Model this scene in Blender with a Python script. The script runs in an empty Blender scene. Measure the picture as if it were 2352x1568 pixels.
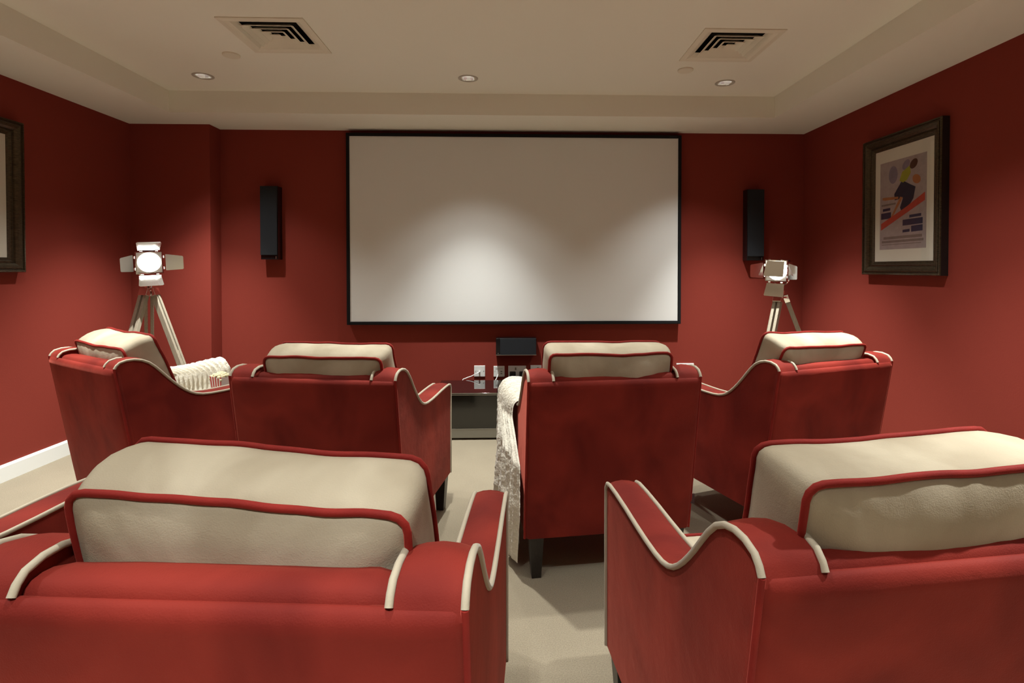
import bpy, math, random
from mathutils import Vector, Matrix, noise
import mathutils

sc = bpy.context.scene
COL = sc.collection
R = math.radians
rng = random.Random(7)

# ------------------------------------------------------------------ room (metres; camera above the origin, +Y towards the screen)
XL, XR, YB, YR = -3.0, 2.492, 4.503, -3.2
SOF, ZT = 2.40, 2.5586
TX0, TX1, TY0, TY1 = -2.492, 1.9965, -2.7, 4.0226
COLX, COLY = -2.381, 4.346

# ------------------------------------------------------------------ materials
def srgb(r, g, b):
    f = lambda c: (c / 255 / 12.92) if c / 255 <= .04045 else ((c / 255 + .055) / 1.055) ** 2.4
    return (f(r), f(g), f(b), 1)

def new_mat(name):
    m = bpy.data.materials.new(name); m.use_nodes = True
    nt = m.node_tree; b = nt.nodes['Principled BSDF']
    return m, nt, b

def N(nt, t, **kw):
    n = nt.nodes.new(t)
    for k, v in kw.items():
        if k.startswith('_'): setattr(n, k[1:], v)
        else: n.inputs[k.replace('__', ' ')].default_value = v
    return n

def mat(name, col, rough=.6, metal=0, var=0, vscale=8, bump=0, bscale=200, spec=.5, sheen=0, sheen_rough=.4, sheen_tint=None, coat=0, stretch=None, emit=None, estr=0):
    m, nt, b = new_mat(name)
    b.inputs['Base Color'].default_value = col
    b.inputs['Roughness'].default_value = rough
    b.inputs['Metallic'].default_value = metal
    b.inputs['Specular IOR Level'].default_value = spec
    b.inputs['Coat Weight'].default_value = coat
    if sheen:
        b.inputs['Sheen Weight'].default_value = sheen
        b.inputs['Sheen Roughness'].default_value = sheen_rough
        b.inputs['Sheen Tint'].default_value = sheen_tint or (1, 1, 1, 1)
    tc = N(nt, 'ShaderNodeTexCoord'); mp = N(nt, 'ShaderNodeMapping')
    nt.links.new(tc.outputs['Object'], mp.inputs['Vector'])
    if stretch: mp.inputs['Scale'].default_value = stretch
    if var:
        n = N(nt, 'ShaderNodeTexNoise', Scale=vscale, Detail=5, Roughness=.6)
        nt.links.new(mp.outputs['Vector'], n.inputs['Vector'])
        rp = N(nt, 'ShaderNodeValToRGB')
        lo = tuple(c * (1 - var) for c in col[:3]) + (1,); hi = tuple(min(1, c * (1 + var)) for c in col[:3]) + (1,)
        rp.color_ramp.elements[0].color = lo; rp.color_ramp.elements[1].color = hi
        rp.color_ramp.elements[0].position = .3; rp.color_ramp.elements[1].position = .7
        nt.links.new(n.outputs['Fac'], rp.inputs['Fac']); nt.links.new(rp.outputs['Color'], b.inputs['Base Color'])
    if bump:
        n2 = N(nt, 'ShaderNodeTexNoise', Scale=bscale, Detail=4)
        nt.links.new(mp.outputs['Vector'], n2.inputs['Vector'])
        bp = N(nt, 'ShaderNodeBump', Strength=bump, Distance=.01)
        nt.links.new(n2.outputs['Fac'], bp.inputs['Height']); nt.links.new(bp.outputs['Normal'], b.inputs['Normal'])
    if emit:
        b.inputs['Emission Color'].default_value = emit; b.inputs['Emission Strength'].default_value = estr
    return m

def velvet(name, dark, light, scale, sheen, tint, bump=.25):
    """Brushed nap: large soft patches of two shades of one colour, stroked along one direction, with a fine pile."""
    m, nt, b = new_mat(name)
    tc = N(nt, 'ShaderNodeTexCoord'); mp = N(nt, 'ShaderNodeMapping'); mp.inputs['Scale'].default_value = (1.1, 1.1, .9)
    mp.inputs['Rotation'].default_value = (.35, .3, .5)
    nt.links.new(tc.outputs['Object'], mp.inputs['Vector'])
    n = N(nt, 'ShaderNodeTexNoise', Scale=scale, Detail=2.5, Roughness=.5, Distortion=.5)
    nt.links.new(mp.outputs['Vector'], n.inputs['Vector'])
    rp = N(nt, 'ShaderNodeValToRGB')
    rp.color_ramp.elements[0].position = .36; rp.color_ramp.elements[1].position = .66
    rp.color_ramp.elements[0].color = dark; rp.color_ramp.elements[1].color = light
    nt.links.new(n.outputs['Fac'], rp.inputs['Fac']); nt.links.new(rp.outputs['Color'], b.inputs['Base Color'])
    b.inputs['Roughness'].default_value = .75; b.inputs['Specular IOR Level'].default_value = .18
    b.inputs['Sheen Weight'].default_value = sheen; b.inputs['Sheen Roughness'].default_value = .35
    b.inputs['Sheen Tint'].default_value = tint
    f = N(nt, 'ShaderNodeTexNoise', Scale=420, Detail=3)
    nt.links.new(tc.outputs['Object'], f.inputs['Vector'])
    g = N(nt, 'ShaderNodeTexNoise', Scale=16, Detail=3)
    nt.links.new(tc.outputs['Object'], g.inputs['Vector'])
    ad = N(nt, 'ShaderNodeMath', _operation='MULTIPLY_ADD'); ad.inputs[1].default_value = 4.0
    nt.links.new(g.outputs['Fac'], ad.inputs[0]); nt.links.new(f.outputs['Fac'], ad.inputs[2])
    bp = N(nt, 'ShaderNodeBump', Strength=bump, Distance=.002)
    nt.links.new(ad.outputs['Value'], bp.inputs['Height']); nt.links.new(bp.outputs['Normal'], b.inputs['Normal'])
    return m

M = {}
M['wall'] = mat('red wall paint', (.225, .039, .028, 1), rough=.8, spec=.04, bump=.04, bscale=120)
M['ceiling'] = mat('cream ceiling paint', (.81, .79, .71, 1), rough=.8, spec=.2, bump=.02, bscale=90)
M['skirt'] = mat('white gloss paint', (.80, .82, .80, 1), rough=.35)
M['velvet'] = velvet('red velvet', (.135, .0105, .007, 1), (.235, .023, .0145, 1), 4.0, .35, (1, .24, .17, 1))
M['weltred'] = velvet('red velvet welt', (.18, .012, .009, 1), (.25, .018, .013, 1), 9.0, .4, (1, .2, .15, 1))
M['beige'] = velvet('beige velvet', (.355, .30, .215, 1), (.455, .395, .295, 1), 6.0, .03, (1, .95, .85, 1), .3)
M['piping'] = mat('beige piping cord', (.44, .385, .29, 1), rough=.75, sheen=.2, bump=.1, bscale=500)
M['darkwood'] = mat('dark stained wood', (.018, .014, .012, 1), rough=.35, var=.4, vscale=30, stretch=(8, 8, 1))
M['black'] = mat('black felt', (.008, .008, .009, 1), rough=.9, spec=.2)
M['screen'] = mat('matt white screen cloth', (.72, .73, .72, 1), rough=.9, spec=.05)
M['grille'] = mat('charcoal speaker cloth', (.024, .026, .030, 1), rough=.9, spec=.15, bump=.5, bscale=900)
M['gloss'] = mat('black gloss plastic', (.006, .006, .007, 1), rough=.12)
M['silver'] = mat('brushed silver', (.62, .60, .55, 1), rough=.34, metal=1)
M['greysilver'] = mat('grey painted plinth', (.25, .24, .20, 1), rough=.4, metal=.3)
M['rim'] = mat('grey beige rim', (.42, .39, .34, 1), rough=.4)
M['door'] = mat('mirror steel', (.80, .79, .75, 1), rough=.12, metal=1)
M['satin'] = mat('satin aluminium', (.85, .86, .86, 1), rough=.35, metal=1)
M['chrome'] = mat('polished chrome', (.82, .82, .80, 1), rough=.05, metal=1)
M['white'] = mat('white plastic', (.80, .81, .79, 1), rough=.3)
M['offwhite'] = mat('cream enamel', (.74, .69, .58, 1), rough=.5)
M['ventdark'] = mat('dark duct', (.02, .016, .012, 1), rough=.9)
M['greywood'] = mat('grey limed wood', (.33, .29, .22, 1), rough=.5, var=.25, vscale=14, stretch=(20, 20, 1))
M['bronze'] = mat('dark bronze moulding', (.075, .055, .032, 1), rough=.32, metal=.6, var=.6, vscale=45, stretch=(1, 1, 5))
M['bronzedark'] = mat('dark frame side', (.012, .010, .010, 1), rough=.5)
M['mat'] = mat('cream picture mount', (.74, .70, .62, 1), rough=.8)
M['throw'] = mat('cream faux fur', (.70, .66, .56, 1), rough=.95, spec=.05, sheen=.3, bump=.5, bscale=110, var=.08, vscale=50)
M['popcorn'] = mat('popcorn', (.80, .74, .50, 1), rough=.8, var=.2, vscale=90)
M['redprint'] = mat('red print', (.50, .03, .025, 1), rough=.5)
M['card'] = mat('white card', (.78, .72, .68, 1), rough=.6)
M['lens'] = mat('lit lens', (.9, .9, .88, 1), rough=.3, emit=(1, .97, .9, 1), estr=22)
M['bulb'] = mat('lit bulb', (.9, .9, .88, 1), rough=.3, emit=(1, .95, .86, 1), estr=6)
M['tabtag'] = mat('woven label', (.05, .02, .02, 1), rough=.8, var=.6, vscale=300)

def carpet_mat():
    m, nt, b = new_mat('beige carpet')
    tc = N(nt, 'ShaderNodeTexCoord')
    n = N(nt, 'ShaderNodeTexNoise', Scale=260, Detail=3, Roughness=.7)
    n2 = N(nt, 'ShaderNodeTexNoise', Scale=5, Detail=4)
    for q in (n, n2): nt.links.new(tc.outputs['Object'], q.inputs['Vector'])
    rp = N(nt, 'ShaderNodeValToRGB')
    rp.color_ramp.elements[0].position = .3; rp.color_ramp.elements[1].position = .7
    rp.color_ramp.elements[0].color = (.225, .185, .128, 1); rp.color_ramp.elements[1].color = (.385, .33, .235, 1)
    nt.links.new(n.outputs['Fac'], rp.inputs['Fac'])
    mx = N(nt, 'ShaderNodeMixRGB', _blend_type='MULTIPLY', Fac=.18)
    nt.links.new(rp.outputs['Color'], mx.inputs['Color1']); nt.links.new(n2.outputs['Fac'], mx.inputs['Color2'])
    nt.links.new(mx.outputs['Color'], b.inputs['Base Color'])
    b.inputs['Roughness'].default_value = .95; b.inputs['Specular IOR Level'].default_value = .1
    b.inputs['Sheen Weight'].default_value = .2
    bp = N(nt, 'ShaderNodeBump', Strength=.6, Distance=.004)
    nt.links.new(n.outputs['Fac'], bp.inputs['Height']); nt.links.new(bp.outputs['Normal'], b.inputs['Normal'])
    return m
M['carpet'] = carpet_mat()

def glass_mat(name, tint, refl):
    m = bpy.data.materials.new(name); m.use_nodes = True
    nt = m.node_tree; nt.nodes.clear()
    out = N(nt, 'ShaderNodeOutputMaterial'); mx = N(nt, 'ShaderNodeMixShader')
    tr = N(nt, 'ShaderNodeBsdfTransparent', Color=tint); gl = N(nt, 'ShaderNodeBsdfGlossy', Roughness=.02)
    lw = N(nt, 'ShaderNodeLayerWeight', Blend=.5)
    pw = N(nt, 'ShaderNodeMath', _operation='POWER'); pw.inputs[1].default_value = 4.5
    ma = N(nt, 'ShaderNodeMath', _operation='MULTIPLY_ADD'); ma.inputs[1].default_value = .75; ma.inputs[2].default_value = refl
    nt.links.new(lw.outputs['Facing'], pw.inputs[0]); nt.links.new(pw.outputs[0], ma.inputs[0])
    nt.links.new(ma.outputs[0], mx.inputs[0]); nt.links.new(tr.outputs[0], mx.inputs[1]); nt.links.new(gl.outputs[0], mx.inputs[2])
    nt.links.new(mx.outputs[0], out.inputs[0])
    return m
M['pane'] = glass_mat('picture glass', (.97, .97, .96, 1), .03)
M['smoked'] = mat('smoked black glass', (.012, .011, .008, 1), rough=.10, spec=.55, coat=.3)
M['topglass'] = mat('black glass top', (.006, .006, .007, 1), rough=.03, spec=.9, coat=.6)
COLOURS = dict(lav=(.40, .33, .34), lav2=(.24, .20, .27), navy=(.014, .018, .045), ochre=(.42, .16, .06), lime=(.34, .34, .03), red=(.48, .06, .035), brown=(.08, .03, .015), ink=(.03, .03, .08), grey=(.22, .17, .16))
for k, c in COLOURS.items():
    M['ink_' + k] = mat('poster ' + k, c + (1,), rough=.6, var=.12, vscale=25)

# ------------------------------------------------------------------ mesh builder
class MB:
    def __init__(s): s.v = []; s.f = []; s.m = []
    def add(s, vs, fs, mi=0, T=None):
        o = len(s.v)
        s.v += [tuple(T @ Vector(v)) if T else tuple(v) for v in vs]
        s.f += [tuple(i + o for i in f) for f in fs]; s.m += [mi] * len(fs)
        return s
    def box(s, c, d, T=None, mi=0):
        x, y, z = c; a, b, e = d[0] / 2, d[1] / 2, d[2] / 2
        vs = [(x + i * a, y + j * b, z + k * e) for i in (-1, 1) for j in (-1, 1) for k in (-1, 1)]
        fs = [(0, 1, 3, 2), (4, 6, 7, 5), (0, 4, 5, 1), (2, 3, 7, 6), (0, 2, 6, 4), (1, 5, 7, 3)]
        return s.add(vs, fs, mi, T)
    def bounds(s, x0, x1, y0, y1, z0, z1, T=None, mi=0):
        return s.box(((x0 + x1) / 2, (y0 + y1) / 2, (z0 + z1) / 2), (x1 - x0, y1 - y0, z1 - z0), T, mi)
    def loft(s, rings, closed=True, caps=True, mi=0, T=None, loop=False):
        n = len(rings[0]); vs = [p for r in rings for p in r]; fs = []
        m = len(rings)
        for i in range(m if loop else m - 1):
            a = i * n; b = ((i + 1) % m) * n
            for j in range(n if closed else n - 1):
                k = (j + 1) % n
                fs.append((a + j, a + k, b + k, b + j))
        if caps and not loop:
            fs.append(tuple(range(n))[::-1]); fs.append(tuple((m - 1) * n + j for j in range(n)))
        return s.add(vs, fs, mi, T)
    def tube(s, pts, r, seg=8, loop=False, mi=0, T=None, caps=True):
        pts = [Vector(p) for p in pts]; n = len(pts); rings = []
        up = None
        for i, p in enumerate(pts):
            if loop: d = pts[(i + 1) % n] - pts[i - 1]
            else: d = pts[min(i + 1, n - 1)] - pts[max(i - 1, 0)]
            d.normalize()
            if up is None:
                up = Vector((0, 0, 1)) if abs(d.z) < .9 else Vector((1, 0, 0))
            x = up - d * up.dot(d)
            if x.length < 1e-5: x = d.orthogonal()
            x.normalize(); up = x; y = d.cross(x)
            rr = r(i / max(1, n - 1)) if callable(r) else r
            rings.append([p + (x * math.cos(t) + y * math.sin(t)) * rr for t in (2 * math.pi * k / seg for k in range(seg))])
        return s.loft(rings, True, caps, mi, T, loop)
    def cyl(s, c, r, h, axis='z', seg=24, r2=None, mi=0, T=None):
        r2 = r if r2 is None else r2
        rings = []
        for q, rr in ((-h / 2, r), (h / 2, r2)):
            ring = []
            for k in range(seg):
                t = 2 * math.pi * k / seg; a, b = rr * math.cos(t), rr * math.sin(t)
                p = {'z': (a, b, q), 'y': (a, -q, b), 'x': (q, a, b)}[axis]
                ring.append((c[0] + p[0], c[1] + p[1], c[2] + p[2]))
            rings.append(ring)
        return s.loft(rings, True, True, mi, T)
    def lathe(s, prof, c=(0, 0, 0), seg=32, mi=0, T=None):
        rings = [[(c[0] + r * math.cos(2 * math.pi * k / seg), c[1] + r * math.sin(2 * math.pi * k / seg), c[2] + z) for k in range(seg)] for r, z in prof]
        return s.loft(rings, True, False, mi, T)
    def build(s, name, m, parent=None, bevel=0, smooth=True, seg=2, angle=35, wn=False):
        me = bpy.data.meshes.new(name); me.from_pydata(s.v, [], s.f); me.validate(); me.update()
        ms = m if isinstance(m, (list, tuple)) else [m]
        for q in ms: me.materials.append(q)
        if len(ms) > 1 and len(me.polygons) == len(s.m):
            me.polygons.foreach_set('material_index', s.m)
        import bmesh
        bm = bmesh.new(); bm.from_mesh(me); bmesh.ops.recalc_face_normals(bm, faces=bm.faces); bm.to_mesh(me); bm.free()
        o = bpy.data.objects.new(name, me); COL.objects.link(o)
        if smooth:
            me.polygons.foreach_set('use_smooth', [True] * len(me.polygons))
            me.set_sharp_from_angle(angle=R(angle))
        if bevel:
            b = o.modifiers.new('bevel', 'BEVEL'); b.width = bevel; b.segments = seg; b.limit_method = 'ANGLE'; b.angle_limit = R(40); b.harden_normals = True
        if parent: o.parent = parent
        return o

def empty(name, loc, rz=0):
    o = bpy.data.objects.new(name, None); COL.objects.link(o); o.location = loc; o.rotation_euler.z = rz; o.empty_display_size = .1
    return o
def tag(o, label=None, cat=None, group=None, kind=None):
    if label: o['label'] = label
    if cat: o['category'] = cat
    if group: o['group'] = group
    if kind: o['kind'] = kind
    return o
def struct(name, mb, m, **kw):
    o = mb.build(name, m, **kw); o['kind'] = 'structure'; return o
def copy_tree(o, parent=None, skip=()):
    c = o.copy(); COL.objects.link(c); c.parent = parent
    for ch in [q for q in bpy.data.objects if q.parent == o]:
        if ch.name.split('.')[0] not in skip: copy_tree(ch, c, skip)
    return c

# ------------------------------------------------------------------ the room
struct('floor', MB().bounds(XL - .1, XR + .1, YR - .1, YB + .1, -.1, 0), M['carpet'], smooth=False)
struct('wall_left', MB().bounds(XL - .1, XL, YR - .1, YB + .1, 0, SOF + .3), M['wall'], smooth=False)
struct('wall_right', MB().bounds(XR, XR + .1, YR - .1, YB + .1, 0, SOF + .3), M['wall'], smooth=False)
struct('wall_front', MB().bounds(XL, XR, YB, YB + .1, 0, SOF + .3), M['wall'], smooth=False)
struct('wall_rear', MB().bounds(XL, XR, YR - .1, YR, 0, SOF + .3), M['wall'], smooth=False)
struct('wall_corner', MB().bounds(XL, COLX, COLY, YB, 0, SOF), M['wall'], smooth=False)
VENTS = [(-1.529, 2.8426), (1.0526, 2.892)]
VS = .452
LIGHTS = [(-2.075, 3.716), (-.289, 3.704), (1.502, 3.736)]
MORE = [(x, y) for y in (2.40, .85, -.60) for x in (-2.075, -.289, 1.502)]
def ceiling():
    mb = MB(); hole = []
    for x, y in VENTS: hole.append((x + .03, x + VS - .03, y + .03, y + VS - .03))
    for x, y in LIGHTS + MORE: hole.append((x - .04, x + .04, y - .04, y + .04))
    xs = sorted({TX0, TX1} | {h[0] for h in hole} | {h[1] for h in hole}); ys = sorted({TY0, TY1} | {h[2] for h in hole} | {h[3] for h in hole})
    for a, b in zip(xs, xs[1:]):
        for c, d in zip(ys, ys[1:]):
            mx, my = (a + b) / 2, (c + d) / 2
            if any(h[0] < mx < h[1] and h[2] < my < h[3] for h in hole): continue
            mb.add([(a, c, ZT), (b, c, ZT), (b, d, ZT), (a, d, ZT)], [(0, 1, 2, 3)])
    # raised tray: side faces and the lower border round it
    q = [(TX0, TY0), (TX1, TY0), (TX1, TY1), (TX0, TY1)]; o = [(XL - .05, YR - .05), (XR + .05, YR - .05), (XR + .05, YB + .05), (XL - .05, YB + .05)]
    for i in range(4):
        j = (i + 1) % 4
        mb.add([q[i] + (SOF,), q[j] + (SOF,), q[j] + (ZT,), q[i] + (ZT,)], [(0, 1, 2, 3)])
        mb.add([o[i] + (SOF,), o[j] + (SOF,), q[j] + (SOF,), q[i] + (SOF,)], [(0, 1, 2, 3)])
    # small plaster fillet in the tray's upper angle
    me = mb.build('ceiling', M['ceiling'], smooth=False); me['kind'] = 'structure'
    return me
ceiling()
def skirt(name, pts):
    mb = MB(); prof = [(0, 0), (.016, 0), (.016, .088), (.010, .10), (0, .10)]
    (x0, y0), (x1, y1), (nx, ny) = pts
    mb.loft([[(x + nx * a, y + ny * a, b) for a, b in prof] for x, y in ((x0, y0), (x1, y1))])
    return struct(name, mb, M['skirt'], smooth=False)
skirt('baseboard_left', ((XL, YR), (XL, COLY), (1, 0)))
skirt('baseboard_right', ((XR, YR), (XR, YB), (-1, 0)))
skirt('baseboard_front', ((COLX, YB), (XR, YB), (0, -1)))
skirt('baseboard_corner', ((XL, COLY), (COLX, COLY), (0, -1)))
skirt('baseboard_rear', ((XL, YR), (XR, YR), (0, 1)))

# ------------------------------------------------------------------ ceiling fittings
def vent(x, y, label):
    r = empty('air_vent', (x + VS / 2, y + VS / 2, ZT)); tag(r, label, 'air vent', 'square ceiling air vents')
    h = VS / 2
    def ring(a0, z0, a1, z1, mb, th=.0):
        A = [(-a0, -a0, z0), (a0, -a0, z0), (a0, a0, z0), (-a0, a0, z0)]; B = [(-a1, -a1, z1), (a1, -a1, z1), (a1, a1, z1), (-a1, a1, z1)]
        mb.loft([A, B], True, False)
    mb = MB(); ring(h, 0, h, -.006, mb); ring(h, -.006, h - .03, -.009, mb); ring(h - .03, -.009, h - .045, -.003, mb); ring(h - .045, -.003, h - .05, -.002, mb)
    mb.build('frame', M['offwhite'], r, smooth=False)
    mb = MB(); ring(h - .05, -.002, h - .074, .020, mb); mb.build('skirt', M['offwhite'], r, smooth=False)
    for a in (.142, .104, .066):
        mb = MB(); ai = a - .030
        ring(a, -.006, ai, .016, mb); ring(a, -.006, a - .003, -.0075, mb); ring(a - .003, -.0075, ai - .003, .0155, mb)
        mb.build('louvre', M['offwhite'], r, smooth=False)
    a = .029
    mb = MB(); mb.loft([[(-a, -a, -.006), (a, -a, -.006), (a, a, -.006), (-a, a, -.006)], [(-.012, -.012, .008), (.012, -.012, .008), (.012, .012, .008), (-.012, .012, .008)]])
    mb.build('centre_cone', M['offwhite'], r, smooth=False)
    mb = MB(); g = h - .035
    mb.loft([[(-g, -g, .0), (g, -g, .0), (g, g, .0), (-g, g, .0)], [(-g, -g, .12), (g, -g, .12), (g, g, .12), (-g, g, .12)]], True, False)
    mb.add([(-g, -g, .12), (g, -g, .12), (g, g, .12), (-g, g, .12)], [(0, 1, 2, 3)])
    mb.build('duct', M['ventdark'], r, smooth=False)
vent(*VENTS[0], 'square louvred air vent in the ceiling left of centre')
vent(*VENTS[1], 'square louvred air vent in the ceiling right of centre')

def downlight(x, y, label, wide, core, aim=(0, 0), spread=96):
    r = empty('downlight', (x, y, ZT))
    if label: tag(r, label, 'downlight', 'round recessed downlights')
    else: tag(r, 'round recessed downlight in the ceiling nearer than the air vents', 'downlight', 'downlights nearer than the air vents')
    MB().lathe([(.068, 0), (.067, -.003), (.060, -.0045), (.049, -.002), (.047, .004)], seg=40).build('rim', M['rim'], r)
    mb = MB(); seg = 24; rings = []
    for k in range(7):
        t = k / 6; rad = .0465 * (1 - t) + .030 * t; z = .003 + .036 * t
        rings.append([((rad + (.0015 if j % 2 else 0)) * math.cos(2 * math.pi * j / seg), (rad + (.0015 if j % 2 else 0)) * math.sin(2 * math.pi * j / seg), z) for j in range(seg)])
    mb.loft(rings, True, False); mb.build('reflector', M['satin'], r, smooth=False)
    MB().lathe([(.034, .030), (.022, .026), (.001, .024)], seg=20).build('bulb', M['bulb'], r)
    # one lamp: a broad soft beam and the brighter core thrown by its reflector, which can be swivelled
    for p, ang, t in ((wide, spread, (0, 0)), (core, 66, aim)):
        L = bpy.data.lights.new('downlight_beam', 'SPOT'); L.energy = p; L.spot_size = R(ang); L.spot_blend = 1; L.shadow_soft_size = .028; L.color = (.985, 1, .95)
        o = bpy.data.objects.new('downlight_beam', L); COL.objects.link(o); o.parent = r; o.location = (0, 0, -.012); o.rotation_euler = (R(t[0]), R(t[1]), 0)
W, K = 92, 380
downlight(*LIGHTS[0], 'round recessed downlight in the ceiling near the left corner', W * .9, K * .75, (3, 8))
downlight(*LIGHTS[1], 'round recessed downlight in the ceiling above the screen centre', W * .7, K * .45, (5, 0))
downlight(*LIGHTS[2], 'round recessed downlight in the ceiling below the right air vent', W * .9, K * .75, (3, -8))
for (x, y), (p, c) in zip(MORE, ((W * .9, K * .52), (W, K * .2), (W * 1.25, K * .52), (W * 1.4, K * .55), (W * .45, K * .04), (W * 1.2, K * .5), (W * .7, K * .35), (W * 1.3, K * .62), (W * 1.7, K * 1.1))):
    downlight(x, y, None, p, c, (0 if y > -.5 or abs(x) > 1 else 14, (8 if x < -1 else -8 if x > 1 else 0) if y > 2 else (-4 if x < -1 else 4 if x > 1 else 0) if y > -.5 else (0 if x < 1 else 8)), 110 if y > -.5 and abs(x) > 1 else 100)
def disc(x, y, label):
    o = MB().lathe([(.001, -.010), (.046, -.010), (.050, -.007), (.050, 0)], seg=40).build('ceiling_disc', M['offwhite'])
    o.location = (x, y, ZT); tag(o, label, 'ceiling disc', 'blank round ceiling discs')
disc(-1.697, 3.343, 'small blank round disc on the ceiling beside the left air vent')
disc(1.145, 3.50, 'small blank round disc on the ceiling beside the right air vent')

# ------------------------------------------------------------------ projection screen
def screen():
    x0, x1, z0, z1 = -1.3157, 1.3968, .8233, 2.3411; y = YB - .055; b = .026
    r = empty('projection_screen', ((x0 + x1) / 2, YB, z0)); tag(r, 'large white projection screen in a thin black frame on the red wall', 'screen')
    T = Matrix.Translation(-Vector(r.location))
    MB().bounds(x0 - .005, x1 + .005, y - .002, y + .010, z0 - .005, z1 + .005, T).build('screen_cloth', M['screen'], r, smooth=False)
    mb = MB()
    for a, c, d, e in ((x0 - b, x0, z0 - b, z1 + b), (x1, x1 + b, z0 - b, z1 + b), (x0, x1, z0 - b, z0), (x0, x1, z1, z1 + b)):
        mb.bounds(a, c, y - .012, YB - .005, d, e, T)
    mb.build('frame', M['black'], r, bevel=.004)
    MB().bounds(x1 - .075, x1 - .012, y - .0135, y - .0120, z1 + .006, z1 + .020, T).build('name_plate', M['grille'], r, smooth=False)
screen()

# ------------------------------------------------------------------ loudspeakers
def speaker(x, z0, w, h, d, horizontal, label, group=None):
    r = empty('wall_speaker', (x, YB, z0)); tag(r, label, 'loudspeaker', group)
    MB().bounds(-w / 2, w / 2, -d + .014, 0, 0, h).build('cabinet', M['gloss'], r, bevel=.003)
    if horizontal:
        MB().bounds(-w / 2 + .035, w / 2 - .002, -d, -d + .014, .004, h - .002).build('grille', M['grille'], r, bevel=.003)
        MB().bounds(-w / 2 + .001, w / 2, -d - .001, -d + .012, 0, .004).build('trim_strip', M['silver'], r, smooth=False)
        MB().cyl((-w / 2 + .018, -d + .012, .014), .004, .004, 'y', 12).build('badge', M['silver'], r)
    else:
        MB().bounds(-w / 2 + .002, w / 2 - .002, -d, -d + .014, .035, h - .002).build('grille', M['grille'], r, bevel=.003)
        MB().bounds(w / 2 - .018, w / 2 - .014, -d + .011, -d + .0145, .006, .026).build('badge', M['silver'], r, smooth=False)
speaker(-1.952, 1.333, .138, .594, .10, False, 'tall narrow black loudspeaker on the wall left of the screen', 'tall wall speakers beside the screen')
speaker(2.040, 1.326, .140, .593, .10, False, 'tall narrow black loudspeaker on the wall right of the screen', 'tall wall speakers beside the screen')
speaker(.046, .547, .333, .139, .10, True, 'wide low black loudspeaker on the wall under the screen')

# ------------------------------------------------------------------ sockets, plugs and cables
def plate(x, z, w, h, label, kind):
    r = empty('wall_socket', (x, YB, z)); tag(r, label, 'wall socket', 'white socket plates under the screen')
    MB().bounds(-w / 2, w / 2, -.011, 0, 0, h).build('plate', M['white'], r, bevel=.003)
    sx = (w / 2 - .012)
    for s in (-1, 1):
        MB().cyl((s * sx, -.0115, h / 2), .003, .002, 'y', 10).build('screw', M['silver'], r)
    if kind == 'aerial':
        MB().cyl((.0, -.018, h / 2), .006, .016, 'y', 16).build('aerial_socket', M['white'], r)
    if kind == 'data':
        for zz in (.062, .071): MB().bounds(-.03, .03, -.0118, -.0105, zz, zz + .002).build('groove', M['greysilver'], r, smooth=False)
        for zz in (.022, .040): MB().bounds(.012, .027, -.0125, -.0105, zz, zz + .010).build('port', M['greysilver'], r, smooth=False)
    if kind == 'double':
        for s in (-1, 1): MB().bounds(s * .012 - .006, s * .012 + .006, -.016, -.010, h - .035, h - .014).build('switch', M['greysilver'] if s < 0 else M['white'], r, bevel=.001)
    return r
plate(-.2595, .355, .092, .092, 'white aerial plate, leftmost of the wall plates above the cabinet', 'aerial')
plate(-.0965, .353, .092, .090, 'white data plate second from left above the cabinet', 'data')
plate(.055, .352, .150, .092, 'white double socket holding two black plugs', 'double')
plate(.242, .353, .150, .094, 'white double wall plate right of the two black plugs', 'double')
plate(1.479, .367, .150, .090, 'white wall plate peeping out right of the far armchair with the long throw', 'double')
for px, lab in ((.018, 'black plug in the left half of the double socket'), (.098, 'black plug in the right half of the double socket')):
    r = empty('plug', (px, YB - .012, .352)); tag(r, lab, 'plug', 'black plugs in the double socket')
    MB().bounds(-.025, .025, -.028, .0005, .0, .048).build('plug_body', M['gloss'], r, bevel=.006)
    MB().tube([(0, -.016, .002), (0, -.02, -.05), (.01, -.015, -.2), (.02, -.03, -.349)], .004).build('lead', M['black'], r)
def cable(pts, label):
    P = [Vector(p) for p in pts]; out = []
    for i in range(len(P) - 1):
        p0, p1, p2, p3 = P[max(i - 1, 0)], P[i], P[i + 1], P[min(i + 2, len(P) - 1)]
        for k in range(8):
            t = k / 8; out.append(.5 * ((2 * p1) + (p2 - p0) * t + (2 * p0 - 5 * p1 + 4 * p2 - p3) * t * t + (3 * p1 - p0 - 3 * p2 + p3) * t ** 3))
    out.append(P[-1])
    o = MB().tube(out, .0035, 8).build('cable', M['white']); tag(o, label, 'cable', 'white cables behind the cabinet')
cable([(-.2595, 4.478, .401), (-.2595, 4.466, .401), (-.275, 4.452, .392), (-.32, 4.44, .372), (-.37, 4.42, .356), (-.395, 4.405, .335), (-.39, 4.41, .2), (-.37, 4.42, .01)], 'long white cable running from the leftmost plate down behind the cabinet')
cable([(-.10, 4.49, .395), (-.10, 4.478, .393), (-.106, 4.46, .375), (-.118, 4.425, .350), (-.124, 4.41, .33), (-.12, 4.41, .2), (-.11, 4.42, .01)], 'short white cable hanging from the data plate')

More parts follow.
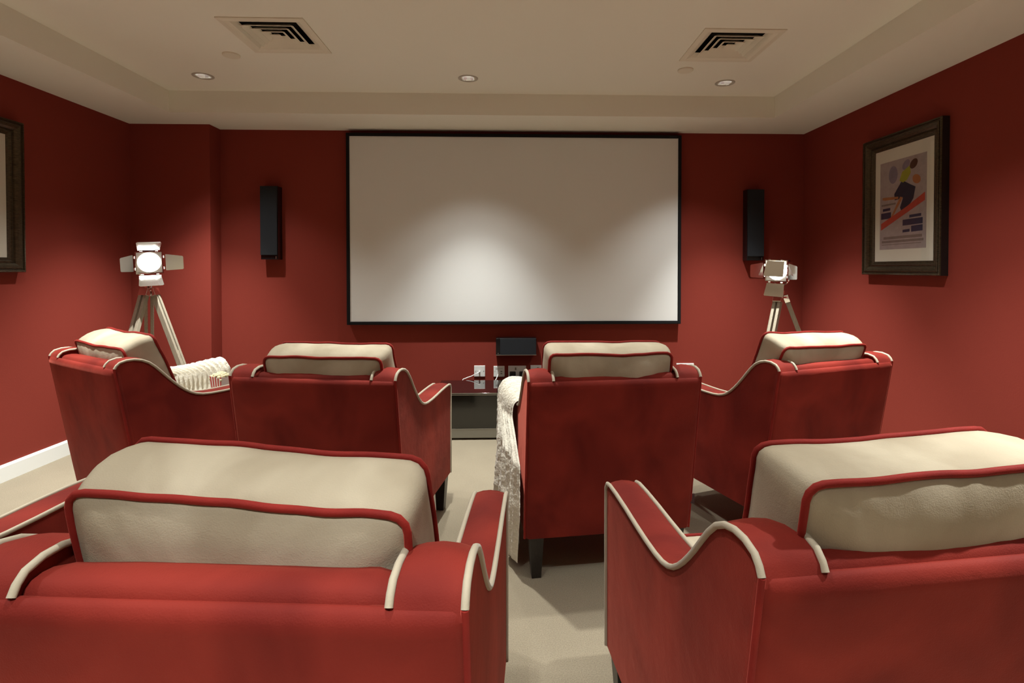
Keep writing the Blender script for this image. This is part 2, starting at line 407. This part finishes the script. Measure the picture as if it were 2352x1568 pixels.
# ------------------------------------------------------------------ media cabinet
def cabinet():
    x0, x1, y0, y1, h = -.562, .66, 3.93, 4.374, .35
    r = empty('media_cabinet', ((x0 + x1) / 2, y0, 0)); tag(r, 'low black glass media cabinet against the wall under the screen', 'cabinet')
    T = Matrix.Translation(-Vector(r.location))
    MB().bounds(x0 + .01, x1 - .01, y0 + .025, y1, .085, h - .012, T).build('body', M['gloss'], r, bevel=.003)
    MB().bounds(x0, x1, y0 - .008, y1, h - .012, h, T).build('glass_top', M['topglass'], r, bevel=.0015)
    mb = MB().bounds(x0, x1, y0 - .0095, y0 - .0075, h - .006, h - .001, T); mb.bounds(x0, x1, y0 + .0, y0 + .004, h - .019, h - .015, T)
    mb.build('edge_trim', M['silver'], r, smooth=False)
    for a, b in ((x0 + .012, -.080), (.178, x1 - .012)):
        d = MB().bounds(a, b, y0 + .004, y0 + .024, .088, h - .020, T).build('glass_door', M['smoked'], r, bevel=.002)
    MB().bounds(-.076, .174, y0 + .010, y0 + .026, .088, h - .020, T).build('middle_panel', M['silver'], r, bevel=.002)
    MB().bounds(x0 + .012, x1 - .012, y0 + .006, y1 - .02, .014, .086, T).build('plinth', M['greysilver'], r, bevel=.004)
    mb = MB()
    for xx in (x0 + .08, x1 - .08):
        f = MB().bounds(xx - .025, xx + .025, y0 + .03, y1 - .05, 0, .016, T).build('foot', M['black'], r, smooth=False)
cabinet()

# ------------------------------------------------------------------ framed pictures
def picture(loc, rz, w, h, label, poster):
    """Built facing local -Y, hung on local y = 0."""
    r = empty('framed_picture', loc, rz); tag(r, label, 'picture', 'dark framed pictures on the side walls')
    D = .050; m = .088
    prof = [(0, 0), (0, -D + .006), (.003, -D), (.010, -D), (.013, -D + .008), (.019, -D + .009), (.022, -D + .003), (.028, -D + .001), (.040, -D + .006), (.052, -D + .016), (.056, -D + .024), (.062, -D + .022), (.066, -D + .020), (.070, -D + .026), (.078, -D + .029), (m, -D + .032), (m, -.012)]
    rings = []
    for t, y in prof:
        a = w / 2 - t; rings.append([(-a, y, t), (a, y, t), (a, y, h - t), (-a, y, h - t)])
    mb = MB(); n = len(prof)
    for i in range(n - 1):
        mb.loft([rings[i], rings[i + 1]], True, False, 1 if i == 0 else 0)
    mb.build('frame', [M['bronze'], M['bronzedark']], r, smooth=False)
    a = w / 2 - m + .002
    MB().bounds(-a, a, -.016, -.012, m - .002, h - m + .002).build('mount', M['mat'], r, smooth=False)
    if poster:
        pw, ph = .402, .572; z0 = .166; X0 = -pw / 2 - .005
        p = MB().bounds(X0, X0 + pw, -.0165, -.0159, z0, z0 + ph).build('print', M['ink_lav'], r, smooth=False)
        def shape(nm, pts, mk, lift):
            mb = MB(); y0, y1 = -.0166, -.0166 - .0002 * lift
            f = [(X0 + u * pw, y1, z0 + v * ph) for u, v in pts]; bk = [(X0 + u * pw, y0, z0 + v * ph) for u, v in pts]
            mb.loft([bk, f]); mb.build(nm, M[mk], p, smooth=False)
        def blob(cu, cv, ru, rv, rot=0, n=18):
            return [(cu + ru * math.cos(t) * math.cos(rot) - rv * math.sin(t) * math.sin(rot) * .7, cv + ru * math.cos(t) * math.sin(rot) * .7 + rv * math.sin(t) * math.cos(rot)) for t in (2 * math.pi * k / n for k in range(n))]
        # a plain composition of colour patches and bars, no figures and no words
        shape('colour_patch', blob(.30, .84, .10, .10), 'ink_lav2', 1)
        shape('colour_patch', blob(.58, .92, .09, .05, .5), 'ink_lav2', 1)
        shape('colour_patch', [(.33, .62), (.50, .76), (.66, .70), (.78, .66), (.74, .54), (.62, .44), (.50, .40), (.46, .46), (.52, .56), (.34, .55)], 'ink_navy', 2)
        shape('colour_patch', [(.44, .76), (.50, .85), (.66, .90), (.68, .82), (.60, .75), (.52, .73)], 'ink_lime', 3)
        shape('colour_patch', blob(.74, .91, .085, .05, .4), 'ink_brown', 4)
        shape('colour_patch', blob(.80, .74, .085, .05, -.3), 'ink_ochre', 4)
        shape('colour_patch', [(.06, .60), (.12, .60), (.42, .585), (.42, .56), (.12, .565), (.06, .575)], 'ink_ochre', 3)
        shape('colour_patch', [(.26, .37), (.30, .37), (.52, .57), (.46, .58)], 'ink_ochre', 3)
        shape('red_band', [(.03, .225), (.97, .50), (.97, .585), (.60, .46), (.03, .30)], 'ink_red', 5)
        for u0, u1, v0, v1, k in ((.04, .36, .50, .52, 'grey'), (.07, .24, .44, .47, 'ink'), (.03, .26, .35, .42, 'ink'), (.66, .90, .335, .365, 'ink'), (.52, .93, .255, .32, 'ink'), (.52, .67, .18, .21, 'ink'), (.70, .93, .18, .245, 'ink'), (.09, .92, .115, .145, 'grey'), (.05, .95, .075, .10, 'grey'), (.05, .90, .05, .058, 'grey')):
            shape('colour_bar', [(u0, v0), (u1, v0 + .004), (u1, v1 + .004), (u0, v1)], 'ink_' + k, 2)
    MB().bounds(-a, a, -.0215, -.0195, m - .001, h - m + .001).build('glass_pane', M['pane'], r, smooth=False)
picture((XR, 3.322, 1.217), R(-90), .682, .908, 'dark bronze framed poster in a cream mount on the right wall', True)
picture((XL, 3.025, 1.236), R(90), .690, .903, 'dark bronze framed picture with blank cream mount on the left wall', False)

# ------------------------------------------------------------------ armchairs
TOP = [(-.420, .812), (-.412, .836), (-.398, .850), (-.372, .857), (-.342, .857), (-.312, .850), (-.283, .835), (-.257, .812), (-.231, .784), (-.206, .756), (-.181, .730), (-.156, .706), (-.131, .685), (-.106, .668), (-.080, .656), (-.050, .648), (-.010, .644), (.05, .643), (.12, .645), (.20, .649), (.28, .651), (.34, .650), (.366, .645), (.377, .630)]
FRONT = [(.378, .56), (.377, .42), (.376, .28), (.375, .178)]
def rear_y(z): return -.424 + .107 * (.829 - z) / .651
def xo(y): return .345 - .012 * (y + .42) / .8
XI = .250
LEG = .178

def cushion(mb, u_hw, L, base, ex, l, w, t, corner, puff_a, puff_b, seed, amp, K=140, bulge=.012, taper=0):
    """Box cushion: outline in (ex, l), thickness t along w; returns its two outline loops (for the piping)."""
    out = []
    hw, hl = u_hw, L / 2; r = corner
    per = []
    for cx, cy, a0 in ((hw - r, hl - r, 0), (-hw + r, hl - r, 90), (-hw + r, -hl + r, 180), (hw - r, -hl + r, 270)):
        for k in range(7):
            a = R(a0 + 90 * k / 6); per.append((cx + r * math.cos(a), cy + r * math.sin(a)))
    # resample evenly
    seglen = [math.dist(per[i], per[(i + 1) % len(per)]) for i in range(len(per))]; tot = sum(seglen); res = []
    i = 0; acc = 0
    for k in range(K):
        s = tot * k / K
        while acc + seglen[i] < s: acc += seglen[i]; i += 1
        f = (s - acc) / max(seglen[i], 1e-9); a, b = per[i], per[(i + 1) % len(per)]
        res.append((a[0] + (b[0] - a[0]) * f, a[1] + (b[1] - a[1]) * f))
    def P(u, v, h):
        q = Vector(base) + Vector(ex) * u + Vector(l) * (v + hl) + Vector(w) * h
        n = noise.noise_vector(Vector((u * 5 + seed * 3.1, v * 5, h * 3 + seed))) * amp + noise.noise_vector(Vector((u * 14 + seed, v * 14, h * 9 - seed))) * amp * .35
        return q + n
    rings = []
    steps = [.0, .25, .45, .62, .76, .87, .95, 1.0]
    def wrink(u, v, s):  # soft gathers running in from the piping
        return .004 * s ** 4 * noise.noise(Vector((u * 26 + seed, v * 26, seed))) 
    for s in steps[1:]:
        rings.append([P(u * s, v * s, -(t / 2) - (puff_a * (1 - s ** 5) + wrink(u, v, s) * (1 if s < 1 else 0))) for u, v in res])
    for q in (.2, .4, .6, .8):
        bl = bulge * math.sin(math.pi * q)
        rings.append([P(u * (1 + bl / hw), v * (1 + bl / hl), -(t / 2) + t * q) for u, v in res])
    for s in steps[:0:-1]:
        rings.append([P(u * s, v * s, (t / 2) + (puff_b * (1 - s ** 2.6) + wrink(u, v, s) * (1 if s < 1 else 0))) for u, v in res])
    mb.loft(rings, True, False)
    n = len(rings) * K; 
    o = len(mb.v) - n
    for rg, h in ((0, -(t / 2) - puff_a), (len(rings) - 1, t / 2 + puff_b)):
        mb.v.append(tuple(P(0, 0, h))); c = len(mb.v) - 1
        for k in range(K):
            mb.f.append((o + rg * K + k, o + rg * K + (k + 1) % K, c)); mb.m.append(0)
    return [[P(u * 1.006, v * 1.006, sg * (t / 2 + .001)) for u, v in res] for sg in (-1, 1)]

def chair_body(root):
    # side panels with their swept arms
    for s in (-1, 1):
        loop = [(rear_y(LEG) + .02, LEG), (rear_y(.34) + .02, .34), (rear_y(.5) + .02, .5), (rear_y(.66) + .02, .66), (rear_y(.78) + .018, .78)] + TOP + FRONT
        n = len(loop); top0 = 5; top1 = 5 + len(TOP)
        rings = []
        U = [0, .08, .25, .5, .75, .92, 1]
        for u in U:
            ring = []
            for i, (y, z) in enumerate(loop):
                a, b = loop[i - 1], loop[(i + 1) % n]
                nx, nz = (a[1] - b[1]), (b[0] - a[0]); q = math.hypot(nx, nz); nx, nz = nx / q, nz / q
                c = 0
                if top0 <= i < top1 + 3: c = .009 * (1 - (2 * u - 1) ** 2) * min(1, max(0, (y + .405) / .05))
                x = XI + (xo(y) - XI) * u
                ring.append((s * x, y + nx * -c if False else y - nx * c * -1, z + nz * c))
            rings.append(ring)
        # outer face slightly stuffed
        inner = rings[0]; outer = rings[-1]
        mb = MB(); mb.loft(rings, True, False)
        for ring, sg in ((inner, -1), (outer, 1)):
            pts = [Vector(p) for p in ring]; c = Vector((0, 0, 0))
            o = len(mb.v); mb.v += [tuple(p) for p in pts]
            f = tuple(range(o, o + n)); mb.f.append(f if sg > 0 else f[::-1]); mb.m.append(0)
        mb.build('arm', M['velvet'], root, angle=50)
        # beige piping along both upper edges and down the front
        for off, e in ((XI, -1), (None, 1)):
            path = []
            for y, z in [(-.417, .827), (-.410, .840)] + TOP[2:] + FRONT:
                x = XI if off else xo(y)
                path.append((s * (x + e * .001), y, z + (.0015 if (y, z) in TOP else 0)))
            fine = []
            for i in range(len(path) - 1):
                a, b = Vector(path[i]), Vector(path[i + 1]); fine += [a, (a + b) / 2]
            fine.append(Vector(path[-1]))
            MB().tube(fine, .0056, 10).build('piping', M['piping'], root, angle=80)
        # red welt down the rear corner
        MB().tube([(s * .346, rear_y(z) + .006, z) for z in [LEG + .65 * k / 12 for k in range(13)]], .0055, 8).build('corner_welt', M['weltred'], root, angle=80)
    # rear panel
    rings = []
    xs = [-.345, -.342, -.33, -.25, -.12, 0, .12, .25, .33, .342, .345]
    for x in xs:
        e = abs(x) / .345; pf = .007 * (1 - e ** 4); k = .012 if abs(x) > .344 else .004 if abs(x) > .341 else 0
        loop = []
        for z in [LEG + k, .20, .30, .42, .54, .66, .74, .79, .808]:
            loop.append((x, rear_y(z) - .004 - pf * max(0, math.sin(math.pi * min(1, (z - LEG) / .66))) ** .5 + k, z))
        loop += [(x, rear_y(.82) + .002 + k, .819 - k * .5), (x, rear_y(.826) + .009, .8255 - k), (x, rear_y(.826) + .017, .824 - k), (x, rear_y(.81) + .024, .81), (x, rear_y(.5) + .026, .5), (x, rear_y(LEG) + .026, LEG + k)]
        rings.append(loop)
    MB().loft(rings).build('rear_panel', M['velvet'], root, angle=60)
    # bolster between the wings
    rings = []
    for k in range(17):
        x = -.249 + .498 * k / 16; sh = 0 if 0 < k < 16 else .006
        c = .0025 * noise.noise(Vector((x * 9, 1.3, .7)))
        pts = []
        for a in range(16):
            t = 2 * math.pi * a / 16; cy, cz = math.cos(t), math.sin(t)
            py = -.374 + (.037 - sh) * math.copysign(abs(cy) ** .6, cy); pz = .792 + (.052 - sh) * math.copysign(abs(cz) ** .6, cz) + c
            pts.append((x, py, pz))
        rings.append(pts)
    MB().loft(rings).build('bolster', M['velvet'], root, angle=70)
    # sprung back behind the cushion, seat rail, seat cushion
    mb = MB()
    mb.loft([[(x, rear_y(z) + a, z) for z, a in ((.30, .027), (.76, .027), (.79, .05), (.76, .075), (.30, .085))] for x in (-.249, .249)])
    mb.build('inside_back', M['velvet'], root, bevel=.008)
    MB().bounds(-.249, .249, -.285, .365, LEG, .335).build('seat_rail', M['velvet'], root, bevel=.012, seg=3)
    mb = MB(); lp = cushion(mb, .246, .60, (0, -.215, .405), (1, 0, 0), (0, 1, 0), (0, 0, 1), .125, .045, .004, .028, 5.3, .003)
    o = mb.build('seat_cushion', M['beige'], root, angle=80)
    for q in lp: MB().tube(q, .0056, 8, True).build('cushion_piping', M['weltred'], o, angle=80)
    for sx in (-1, 1):
        for y0, y1, yy in ((-.285, -.27, -1), (.325, .33, 1)):
            t, b = .030, .0195; cx = sx * .298
            r0 = [(cx + i * t, y0 + j * t, LEG + .002) for i, j in ((-1, -1), (1, -1), (1, 1), (-1, 1))]
            r1 = [(cx - sx * .004 + i * b, y1 + j * b, 0) for i, j in ((-1, -1), (1, -1), (1, 1), (-1, 1))]
            MB().loft([r0, r1]).build('leg', M['darkwood'], root, bevel=.002)

# back cushions: centre x, half width, rear edge (y, z), front edge (y, z), tilt
def back_cushion(root, cx, hw, yr, zr, yf, zf, tilt, seed, tilt_f=None):
    d = Vector((0, yf - yr, zf - zr)); t = d.length
    lean = Vector((0, max(.24, d.z / t), 0)); lean.z = -math.sqrt(1 - lean.y ** 2)
    ex = Vector((1, 0, tilt)).normalized()
    base = Vector((cx, (yr + yf) / 2, (zr + zf) / 2 - .004))
    mb = MB(); L = (base.z - .505) / -lean.z
    lp = cushion(mb, hw + .003, L, base, ex, lean, d / t, t, .024, .034, .032, seed, .008)
    o = mb.build('back_cushion', M['beige'], root, angle=80)
    for q in lp: MB().tube(q, .0058, 10, True).build('cushion_piping', M['weltred'], o, angle=80)
GRP = 'red velvet cinema armchairs with beige back cushions'
CH = [
 ((-1.755, 2.878, -.573), (.011, .246, -.352, .901, -.228, .950, -.013), 'red velvet armchair with folded cream throw on its arm by the left wall'),
 ((-.711, 2.532, -.171), (.030, .243, -.392, .908, -.272, .948, .008), 'red velvet armchair second from left in the far row, left of the cabinet'),
 ((.364, 2.480, .115), (-.010, .242, -.392, .926, -.270, .956, -.022), 'red velvet armchair with long cream throw hanging to the floor'),
 ((1.306, 2.711, .346), (-.03, .246, -.380, .914, -.268, .962, -.028), 'red velvet armchair at the right end of the far row by the right wall'),
 ((-.372, 1.112, -.073), (.006, .245, -.345, .925, -.216, .957, -.050), 'large red velvet armchair in the near row at the lower left'),
 ((.647, 1.180, .109), (-.033, .219, -.392, .950, -.256, .964, .030), 'large red velvet armchair in the near row at the lower right'),
 ((-1.51, 1.27, -.135), (.0, .244, -.385, .915, -.265, .955, .0), 'near row red velvet armchair at the left edge, only its arm in view'),
 ((1.655, 1.40, .33), (.0, .244, -.385, .915, -.265, .955, .0), 'near row red velvet armchair at the right edge, only an arm tip in view'),
]
proto = None
for i, ((x, y, a), pil, lab) in enumerate(CH):
    if proto is None:
        proto = empty('armchair', (0, 0, 0)); chair_body(proto); c = proto
    else:
        c = copy_tree(proto, None, ('back_cushion',))
    c.location = (x, y, 0); c.rotation_euler.z = a
    tag(c, lab, 'armchair', GRP)
    CH[i] = (CH[i][0], pil, lab, c)
for i, (_, pil, lab, c) in enumerate(CH): back_cushion(c, *pil, seed=1.7 + 2.3 * i)
MB().bounds(.345, .362, rear_y(.30) + .002, rear_y(.30) + .006, .285, .325).build('label_tag', M['tabtag'], CH[2][3], smooth=False)

# ------------------------------------------------------------------ throws
def chair_matrix(i):
    x, y, a = CH[i][0]
    return Matrix.Translation((x, y, 0)) @ Matrix.Rotation(a, 4, 'Z')
def throw(name, T, path, v0, v1, nv, ridges, fold, label, seed, flip=1, thick=.012, step=.006):
    """path: list of (x, z) across the arm in the chair's frame, along the underside; v runs along the arm."""
    P = [Vector((p[0], 0, p[1])) for p in path]; dense = []
    for i in range(len(P) - 1):
        p0, p1, p2, p3 = P[max(i - 1, 0)], P[i], P[i + 1], P[min(i + 2, len(P) - 1)]
        n = max(2, int((p2 - p1).length / step))
        for k in range(n):
            t = k / n; dense.append(.5 * ((2 * p1) + (p2 - p0) * t + (2 * p0 - 5 * p1 + 4 * p2 - p3) * t * t + (3 * p1 - p0 - 3 * p2 + p3) * t ** 3))
    dense.append(P[-1])
    nu = len(dense); rings = []
    cum = [0]
    for a, b in zip(dense, dense[1:]): cum.append(cum[-1] + (b - a).length)
    for i, p in enumerate(dense):
        a = dense[max(i - 1, 0)]; b = dense[min(i + 1, nu - 1)]; d = (b - a).normalized(); nrm = Vector((-d.z, 0, d.x)) * flip
        s = cum[i] / cum[-1]; up = []; low = []
        for j in range(nv + 1):
            v = j / nv
            y = v0(s) + (v1(s) - v0(s)) * v
            edge = min(1, min(v, 1 - v) / .03, min(s, 1 - s) / .02 + .25)
            h = thick + fold(s, v) + ridges(s, v, cum[i]) + noise.noise(Vector((p.x * 55 + seed, y * 55, p.z * 55))) * .0028 + noise.noise(Vector((p.x * 140, y * 140 + seed, p.z * 140))) * .0022
            f = .85 * max(0, fold(s, v))
            q = p + Vector((0, y + .005 * noise.noise(Vector((p.x * 30, y * 20, p.z * 30 + seed))), 0))
            up.append(T @ (q + nrm * (f + (h - f) * edge))); low.append(T @ (q + nrm * f))
        rings.append(up + low[::-1])
    o = MB().loft(rings).build(name, M['throw'], angle=180)
    tag(o, label, 'throw', 'cream faux fur throws')
    return o
SN = math.sin
# on the far arm of the leftmost armchair, ribs running across the arm
throw('throw_blanket', chair_matrix(0),
      [(-.372, .40), (-.370, .56), (-.362, .648), (-.330, .670), (-.270, .673), (-.224, .64), (-.210, .56), (-.17, .512), (-.08, .508), (.02, .508)],
      lambda s: -.055 + .14 * min(1, max(0, (s - .42) / .12)), lambda s: .43 - .05 * s, 130,
      lambda s, v, c: .0075 * SN(2 * math.pi * (v * 12 + 1.6 * s)),
      lambda s, v: .006 + .006 * SN(v * 7 + s * 3) + .012 * max(0, v - .4) * SN(math.pi * s),
      'cream ribbed fur throw folded over the arm and seat of the leftmost far armchair', 2.2)
# over the left arm of the middle right armchair, hanging to the floor in folds
throw('throw_blanket', chair_matrix(2),
      [(-.10, .510), (-.18, .515), (-.225, .58), (-.238, .645), (-.275, .668), (-.330, .668), (-.358, .64), (-.361, .54), (-.361, .40), (-.361, .25), (-.361, .12), (-.360, .03)],
      lambda s: -.055 - .255 * min(1, max(0, (s - .42) / .13)) + .09 * max(0, (s - .75) / .25), lambda s: .34 - .02 * s - .10 * max(0, s - .55), 150,
      lambda s, v, c: .0055 * SN(2 * math.pi * (v * 13 + .6 * s)),
      lambda s, v: (.004 + .006 * min(1, v / .3)) + min(1, v / .4) * ((.004 + .026 * max(0, s - .3)) * (1 + SN(v * 19 + 1.3 * SN(s * 5) + .6)) + .018 * max(0, s - .35)),
      'long cream fur throw hanging over the arm of the armchair right of the cabinet', 5.1, flip=-1)

# ------------------------------------------------------------------ popcorn box
def popcorn():
    T = chair_matrix(0) @ Matrix.Translation((.085, .185, .524)) @ Matrix.Rotation(R(5), 4, 'Z')
    r = empty('popcorn_box', T.to_translation(), T.to_euler().z); tag(r, 'red striped popcorn box standing on the throw on the leftmost far armchair', 'popcorn box')
    mb = MB(); a0, b0, a1, b1, h = .036, .026, .054, .040, .150
    n = 10
    for (p, q, p1, q1, stripe) in (((-a0, -b0), (a0, -b0), (-a1, -b1), (a1, -b1), 1), ((a0, -b0), (a0, b0), (a1, -b1), (a1, b1), 0), ((a0, b0), (-a0, b0), (a1, b1), (-a1, b1), 1), ((-a0, b0), (-a0, -b0), (-a1, b1), (-a1, -b1), 0)):
        for k in range(n):
            f0, f1 = k / n, (k + 1) / n; L = lambda A, B, f: (A[0] + (B[0] - A[0]) * f, A[1] + (B[1] - A[1]) * f)
            dip = lambda f: h - .006 * math.sin(math.pi * f)
            mb.add([L(p, q, f0) + (0,), L(p, q, f1) + (0,), L(p1, q1, f1) + (dip(f1),), L(p1, q1, f0) + (dip(f0),)], [(0, 1, 2, 3)], 1 if stripe and k % 2 else 0)
    mb.add([(-a0, -b0, 0), (a0, -b0, 0), (a0, b0, 0), (-a0, b0, 0)], [(0, 3, 2, 1)])
    o = mb.build('carton', [M['card'], M['redprint']], r, smooth=False)
    sd = o.modifiers.new('thickness', 'SOLIDIFY'); sd.thickness = .001
    mb = MB(); g = random.Random(3)
    for k in range(150):
        u, v = g.uniform(-1, 1), g.uniform(-1, 1)
        c = Vector((u * .048, v * .034, .135 + .022 * (1 - .5 * u * u - .5 * v * v) + g.uniform(-.006, .006)))
        for m in range(3):
            rr = g.uniform(.0045, .0075); cc = c + Vector((g.uniform(-1, 1), g.uniform(-1, 1), g.uniform(-.6, .6))) * .005
            rings = [[cc + Vector((rr * math.sin(th) * math.cos(ph), rr * math.sin(th) * math.sin(ph), rr * math.cos(th))) for ph in (2 * math.pi * j / 7 for j in range(7))] for th in (.3, 1.0, 1.6, 2.2, 2.85)]
            mb.loft(rings)
    p = mb.build('popcorn', M['popcorn'], r, angle=80); p['kind'] = 'stuff'
popcorn()

# ------------------------------------------------------------------ film set lamps on tripods
def film_lamp(x, y, zc, aim, tilt, doors, label, spread, roll=0):
    r = empty('film_lamp', (x, y, 0)); tag(r, label, 'tripod lamp', 'chrome film lamps on wooden tripods')
    # local frame of the head: +Y is the beam
    H = Matrix.Translation((0, 0, zc)) @ Matrix.Rotation(aim, 4, 'Z') @ Matrix.Rotation(tilt, 4, 'X') @ Matrix.Rotation(roll, 4, 'Y')
    fw, fh = .081, .0805
    MB().bounds(-.064, .064, -.14, -.012, -.063, .063, H).build('housing', M['chrome'], r, bevel=.012, seg=3)
    mb = MB()
    for k in range(5): mb.bounds(-.045, .045, -.13 + k * .022, -.119 + k * .022, .061, .069, H)
    mb.build('cooling_vent', M['gloss'], r, smooth=False)
    mb = MB(); rings = []
    for yy, e in ((-.012, 0), (.006, 0), (.006, -.007), (-.004, -.007)):
        rings.append([(i * (fw + e), yy, j * (fh + e)) for i, j in ((-1, -1), (1, -1), (1, 1), (-1, 1))])
    mb.loft(rings, True, False, T=H); mb.build('front_frame', M['chrome'], r, smooth=False)
    MB().bounds(-fw + .006, fw - .006, -.012, -.006, -fh + .006, fh - .006, H).build('front_plate', M['silver'], r, smooth=False)
    mb = MB(); prof = [(.0688, -.006), (.068, .000), (.05, .006), (.03, .0095), (.001, .011)]
    rings = [[(q * math.cos(t), h, q * math.sin(t)) for t in (2 * math.pi * k / 40 for k in range(40))] for q, h in prof]
    mb.loft(rings, True, False, T=H); mb.build('lens', M['lens'], r, angle=80)
    for side, (ang, dl) in doors.items():
        # hinge axis on the frame edge; door starts flat over the lens and opens by ang
        w0, w1 = (fw * .80, fw * .90) if side in 'TB' else (fh * .72, fh * .60)
        c, s = math.cos(ang), math.sin(ang)
        def Q(u, d):   # u along hinge, d away from hinge
            inward, out = -d * c, d * s
            if side == 'T': return (u, .010 + out, fh + .004 + inward)
            if side == 'B': return (u, .010 + out, -fh - .004 - inward)
            if side == 'L': return (-fw - .004 - inward, .010 + out, u)
            return (fw + .004 + inward, .010 + out, u)
        pts = [(-w0, .012), (w0, .012), (w0, .024), (w1, dl - .006), (w1 - .006, dl), (-w1 + .006, dl), (-w1, dl - .006), (-w0, .024)]
        a = [Vector(Q(u, d)) for u, d in pts]; nr = (a[1] - a[0]).cross(a[4] - a[0]).normalized() * .0012
        o = MB().loft([[p - nr for p in a], [p + nr for p in a]], T=H).build('barn_door', M['door'], r, smooth=False)
        for u in (-w0 * .7, w0 * .7):
            ctr = Vector(Q(u, .004)); ax = 'x' if side in 'TB' else 'z'
            MB().cyl(ctr, .006, .016, ax, 12, T=H).build('hinge', M['chrome'], o)
    # yoke and tripod head
    mb = MB(); yk = []
    for k in range(13):
        t = math.pi * k / 12; yk.append((-.076 * math.cos(t), -.075, -.012 - .10 * math.sin(t)))
    mb.tube(yk, .006, 8, T=Matrix.Translation((0, 0, zc)) @ Matrix.Rotation(aim, 4, 'Z')); mb.build('yoke', M['chrome'], r)
    hub = (0, 0); ztop = zc - .155
    a = Vector((.08 * math.sin(aim), -.08 * math.cos(aim)))
    hx, hy = a.x, a.y
    mb = MB(); mb.cyl((hx, hy, ztop + .02), .010, .05, 'z', 16); mb.cyl((hx, hy, ztop - .02), .026, .05, 'z', 24); mb.cyl((hx, hy, ztop - .045), .05, .012, 'z', 24)
    mb.build('tripod_head', M['chrome'], r)
    for ang in spread:
        d = Vector((math.cos(ang), math.sin(ang), 0)); side = Vector((-d.y, d.x, 0))
        top = Vector((hx, hy, ztop - .05)) + d * .035; foot = Vector((hx, hy, .012)) + d * (.035 + (ztop - .05) * .35)
        ax = (foot - top); L = ax.length; ax.normalize(); nrm = side.cross(ax)
        def slat(off, l0, l1, wd=.011, dp=.016):
            ps = []
            for l in (l0, l1):
                c = top + ax * l + side * off
                ps.append([c + side * wd * i + nrm * dp * j for i, j in ((-1, -1), (1, -1), (1, 1), (-1, 1))])
            return ps
        lg = MB().loft(slat(0, L * .40, L, .0075, .012)).build('leg', M['greywood'], r, bevel=.002)
        for sd in (-1, 1): MB().loft(slat(sd * .019, 0, L * .62)).build('slat', M['greywood'], lg, bevel=.002)
        for l0, l1, wd, dp in ((-.02, .035, .032, .019), (L * .6, L * .63, .032, .019), (L - .03, L, .009, .014)):
            MB().loft(slat(0, l0, l1, wd, dp)).build('bracket', M['chrome'], lg, bevel=.002)
    return r
def aim_at_camera(x, y, off=0): return math.atan2(-x, 0) * 0 + math.atan2(0 - y, 0 - x) - math.pi / 2 + off
LX, LY = -2.565, 3.90
film_lamp(LX, LY, 1.302, aim_at_camera(LX, LY, R(3)), R(-9), dict(T=(R(132), .105), B=(R(124), .115), L=(R(157), .125), R=(R(142), .105)), 'chrome film lamp on a wooden tripod in the left corner, lens facing the room', [R(1), R(262), R(124)], roll=R(3))
RX, RY = 1.985, 3.95
film_lamp(RX, RY, 1.243, aim_at_camera(RX, RY, R(-24)), R(-6), dict(T=(R(20), .130), B=(R(160), .11), L=(R(150), .105), R=(R(128), .11)), 'chrome film lamp with one flap over its lens in the right corner', [R(-26), R(214), R(94)], roll=R(-3))

# ------------------------------------------------------------------ world, camera, view
w = bpy.data.worlds.new('world'); sc.world = w; w.use_nodes = True
w.node_tree.nodes['Background'].inputs['Color'].default_value = (0, 0, 0, 1)
w.node_tree.nodes['Background'].inputs['Strength'].default_value = 0
cd = bpy.data.cameras.new('camera'); cam = bpy.data.objects.new('camera', cd); COL.objects.link(cam); sc.camera = cam
F, CX, CY = 1233.3, 1211.93, 636.89
cd.sensor_fit = 'HORIZONTAL'; cd.sensor_width = 36; cd.lens = 36 * F / 2352
cd.shift_x = (1176 - CX) / 2352; cd.shift_y = (CY - 784) / 2352
cd.clip_start = .02
cam.location = (0, 0, 1.2556); cam.rotation_euler = (R(90) - .01564, 0, -.03186)
sc.view_settings.view_transform = 'Standard'; sc.view_settings.look = 'None'; sc.view_settings.gamma = 1; sc.view_settings.use_curve_mapping = False
sc.view_settings.exposure = .35
sc.cycles.max_bounces = 10; sc.cycles.diffuse_bounces = 6; sc.cycles.glossy_bounces = 4; sc.cycles.transparent_max_bounces = 8
sc.cycles.sample_clamp_indirect = 4; sc.cycles.caustics_reflective = False; sc.cycles.caustics_refractive = False
